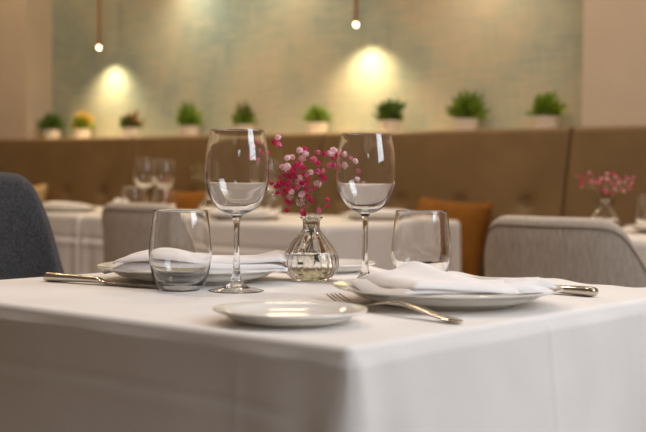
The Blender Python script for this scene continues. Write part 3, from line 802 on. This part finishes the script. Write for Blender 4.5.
# ------------------------------------------------------------------ potted plants on the ledge
LG = {'green': leaf_mat('leaf_green', (78, 114, 34), (142, 170, 58)), 'dark': leaf_mat('leaf_dark', (54, 84, 34), (100, 126, 52)),
      'lime': leaf_mat('leaf_lime', (102, 140, 34), (166, 186, 60)), 'yellow': leaf_mat('leaf_yellow', (176, 138, 44), (208, 168, 60)),
      'red': leaf_mat('leaf_rust', (146, 92, 52), (176, 112, 66)), 'olive': leaf_mat('leaf_olive', (70, 82, 26), (112, 116, 44))}
def foliage(root, name, n_, rx, rz_, zbase, m, seed, spiky=.5, wid=.008, zoff=0, lean=(0, 0), gate=None):
    rnd = random.Random(seed); v, f = [], []
    k = 0
    while k < n_:
        a = rnd.uniform(0, 2 * PI); el = rnd.uniform(.05, 1) ** .8 * PI / 2
        if gate and not gate(a, el, rnd): continue
        k += 1
        d = Vector((math.cos(a) * math.cos(el) * rx, math.sin(a) * math.cos(el) * rx, math.sin(el) * rz_)) * rnd.uniform(.45, 1) * (1 + spiky * rnd.uniform(-.3, .35))
        d += Vector((lean[0], lean[1], 0)) * rnd.random()
        b0 = Vector((math.cos(a) * .025 * rnd.random(), math.sin(a) * .025 * rnd.random(), zbase + zoff)); tip = b0 + d
        s = d.cross(Vector((rnd.uniform(-1, 1), rnd.uniform(-1, 1), rnd.uniform(-1, 1)))).normalized() * wid * rnd.uniform(.6, 1.2)
        st = b0.lerp(tip, rnd.uniform(.15, .55)); md = st.lerp(tip, .5) + Vector((0, 0, .006)); nrm = s.cross(d).normalized() * wid * .25
        o = len(v); v += [st, md + s + nrm, tip, md - s + nrm, md - nrm * .3]
        f += [(o, o + 1, o + 4), (o + 1, o + 2, o + 4), (o + 2, o + 3, o + 4), (o + 3, o, o + 4)]
    me = bpy.data.meshes.new(name); me.from_pydata([tuple(q) for q in v], [], f); me.materials.append(m); me.update()
    return link(name, me, root)
POTM = None
def plant(x, label, parts, ph=.085, pr=.054):
    global POTM
    root = empty('potted_plant', (x, 4.752, LEDGE)); tag(root, label, 'plant', 'potted plants on the ledge')
    if POTM is None:
        p = lathe('pot', [(0, 0), (.046, 0), (.0485, .002), (.0545, .060), (.056, .062), (.056, .066), (.0535, .067), (.052, .064), (.049, .050), (0, .050)], POT, root, seg=40)
        s = lathe('soil', [(0, .058), (.03, .0575), (.0495, .054), (.0495, .048), (0, .048)], SOIL, root, seg=24)
        POTM = (p, s)
    else:
        for q in POTM: c = q.copy(); COL.objects.link(c); c.parent = root
    for i, (nm, n_, rx, rz_, mk, spiky, wid, kw) in enumerate(parts):
        foliage(root, nm, int(n_ * .62), rx * 1.13, rz_ * 1.24, .056, LG[mk], int(abs(x) * 1000) + i, spiky, wid * 1.55, **kw)
    return root
plant(-6.242, 'round dark green potted plant farthest left on the ledge, before the beige pillar', [('foliage', 320, .090, .105, 'dark', .3, .008, {})])
plant(-5.942, 'potted plant with yellow orange leaves, second from the left on the ledge', [('foliage', 230, .082, .085, 'green', .3, .008, {}), ('yellow_foliage', 130, .078, .112, 'yellow', .4, .007, {})])
plant(-5.484, 'potted plant with rust red spiky tips, third from the left on the ledge', [('foliage', 240, .066, .080, 'dark', .3, .007, {}), ('rust_foliage', 80, .070, .108, 'red', .5, .006, dict(lean=(.02, 0)))])
plant(-4.986, 'bright green bushy potted plant, fourth from the left, above the left wine glass rim', [('foliage', 320, .080, .118, 'green', .6, .008, {})])
plant(-4.554, 'two peaked olive green potted plant directly above the left wine glass', [('foliage', 200, .072, .080, 'green', .4, .008, {}), ('olive_foliage', 130, .074, .118, 'olive', .6, .007, dict(gate=lambda a, el, r: abs(math.cos(a)) > .45 and el > .6))])
plant(-4.031, 'flat topped green potted plant above the pink flowers', [('foliage', 360, .072, .092, 'green', .25, .007, {})])
plant(-3.559, 'dark green spiky potted plant right above the right wine glass', [('foliage', 320, .080, .104, 'dark', .7, .007, {})])
plant(-3.114, 'wide spiky green potted plant with trailing leaves, second from the right on the ledge', [('foliage', 340, .092, .122, 'green', .6, .008, {}), ('trailing_foliage', 14, .055, -.03, 'lime', .3, .005, {})])
plant(-2.690, 'yellow green potted plant farthest right on the ledge', [('foliage', 250, .076, .100, 'green', .4, .008, {}), ('yellow_foliage', 130, .080, .108, 'lime', .5, .007, {})])

# ------------------------------------------------------------------ pendant lamps
def pendant(x, z, label):
    root = empty('pendant_lamp', (x, 4.725, z)); tag(root, label, 'lamp', 'brass rod pendants')
    lathe('rod', [(0, .012), (.0085, .012), (.0085, CEIL - z - .02), (0, CEIL - z - .02)], BRASS, root, seg=24)
    lathe('ceiling_cap', [(0, CEIL - z - .025), (.045, CEIL - z - .025), (.05, CEIL - z - .02), (.05, CEIL - z), (0, CEIL - z)], BRASS, root, seg=32)
    lathe('bulb', smooth_prof([(0, -.0085), (.006, -.0070), (.0095, -.001), (.0095, .004), (.0070, .0095), (0, .0118)], 5), TIP, root, seg=28)
    lt = light('pendant_glow', 'SPOT', (0, 0, -.022), 24, (1, .74, .40), spot_size=math.radians(126), spot_blend=1.0, shadow_soft_size=.012)
    lt.parent = root
    return root
pendant(-5.748, 1.667, 'brass rod pendant lamp with glowing tip at left, above the rust tipped plant')
pendant(-3.759, 1.660, 'brass rod pendant lamp with glowing tip at centre, above the right wine glass')
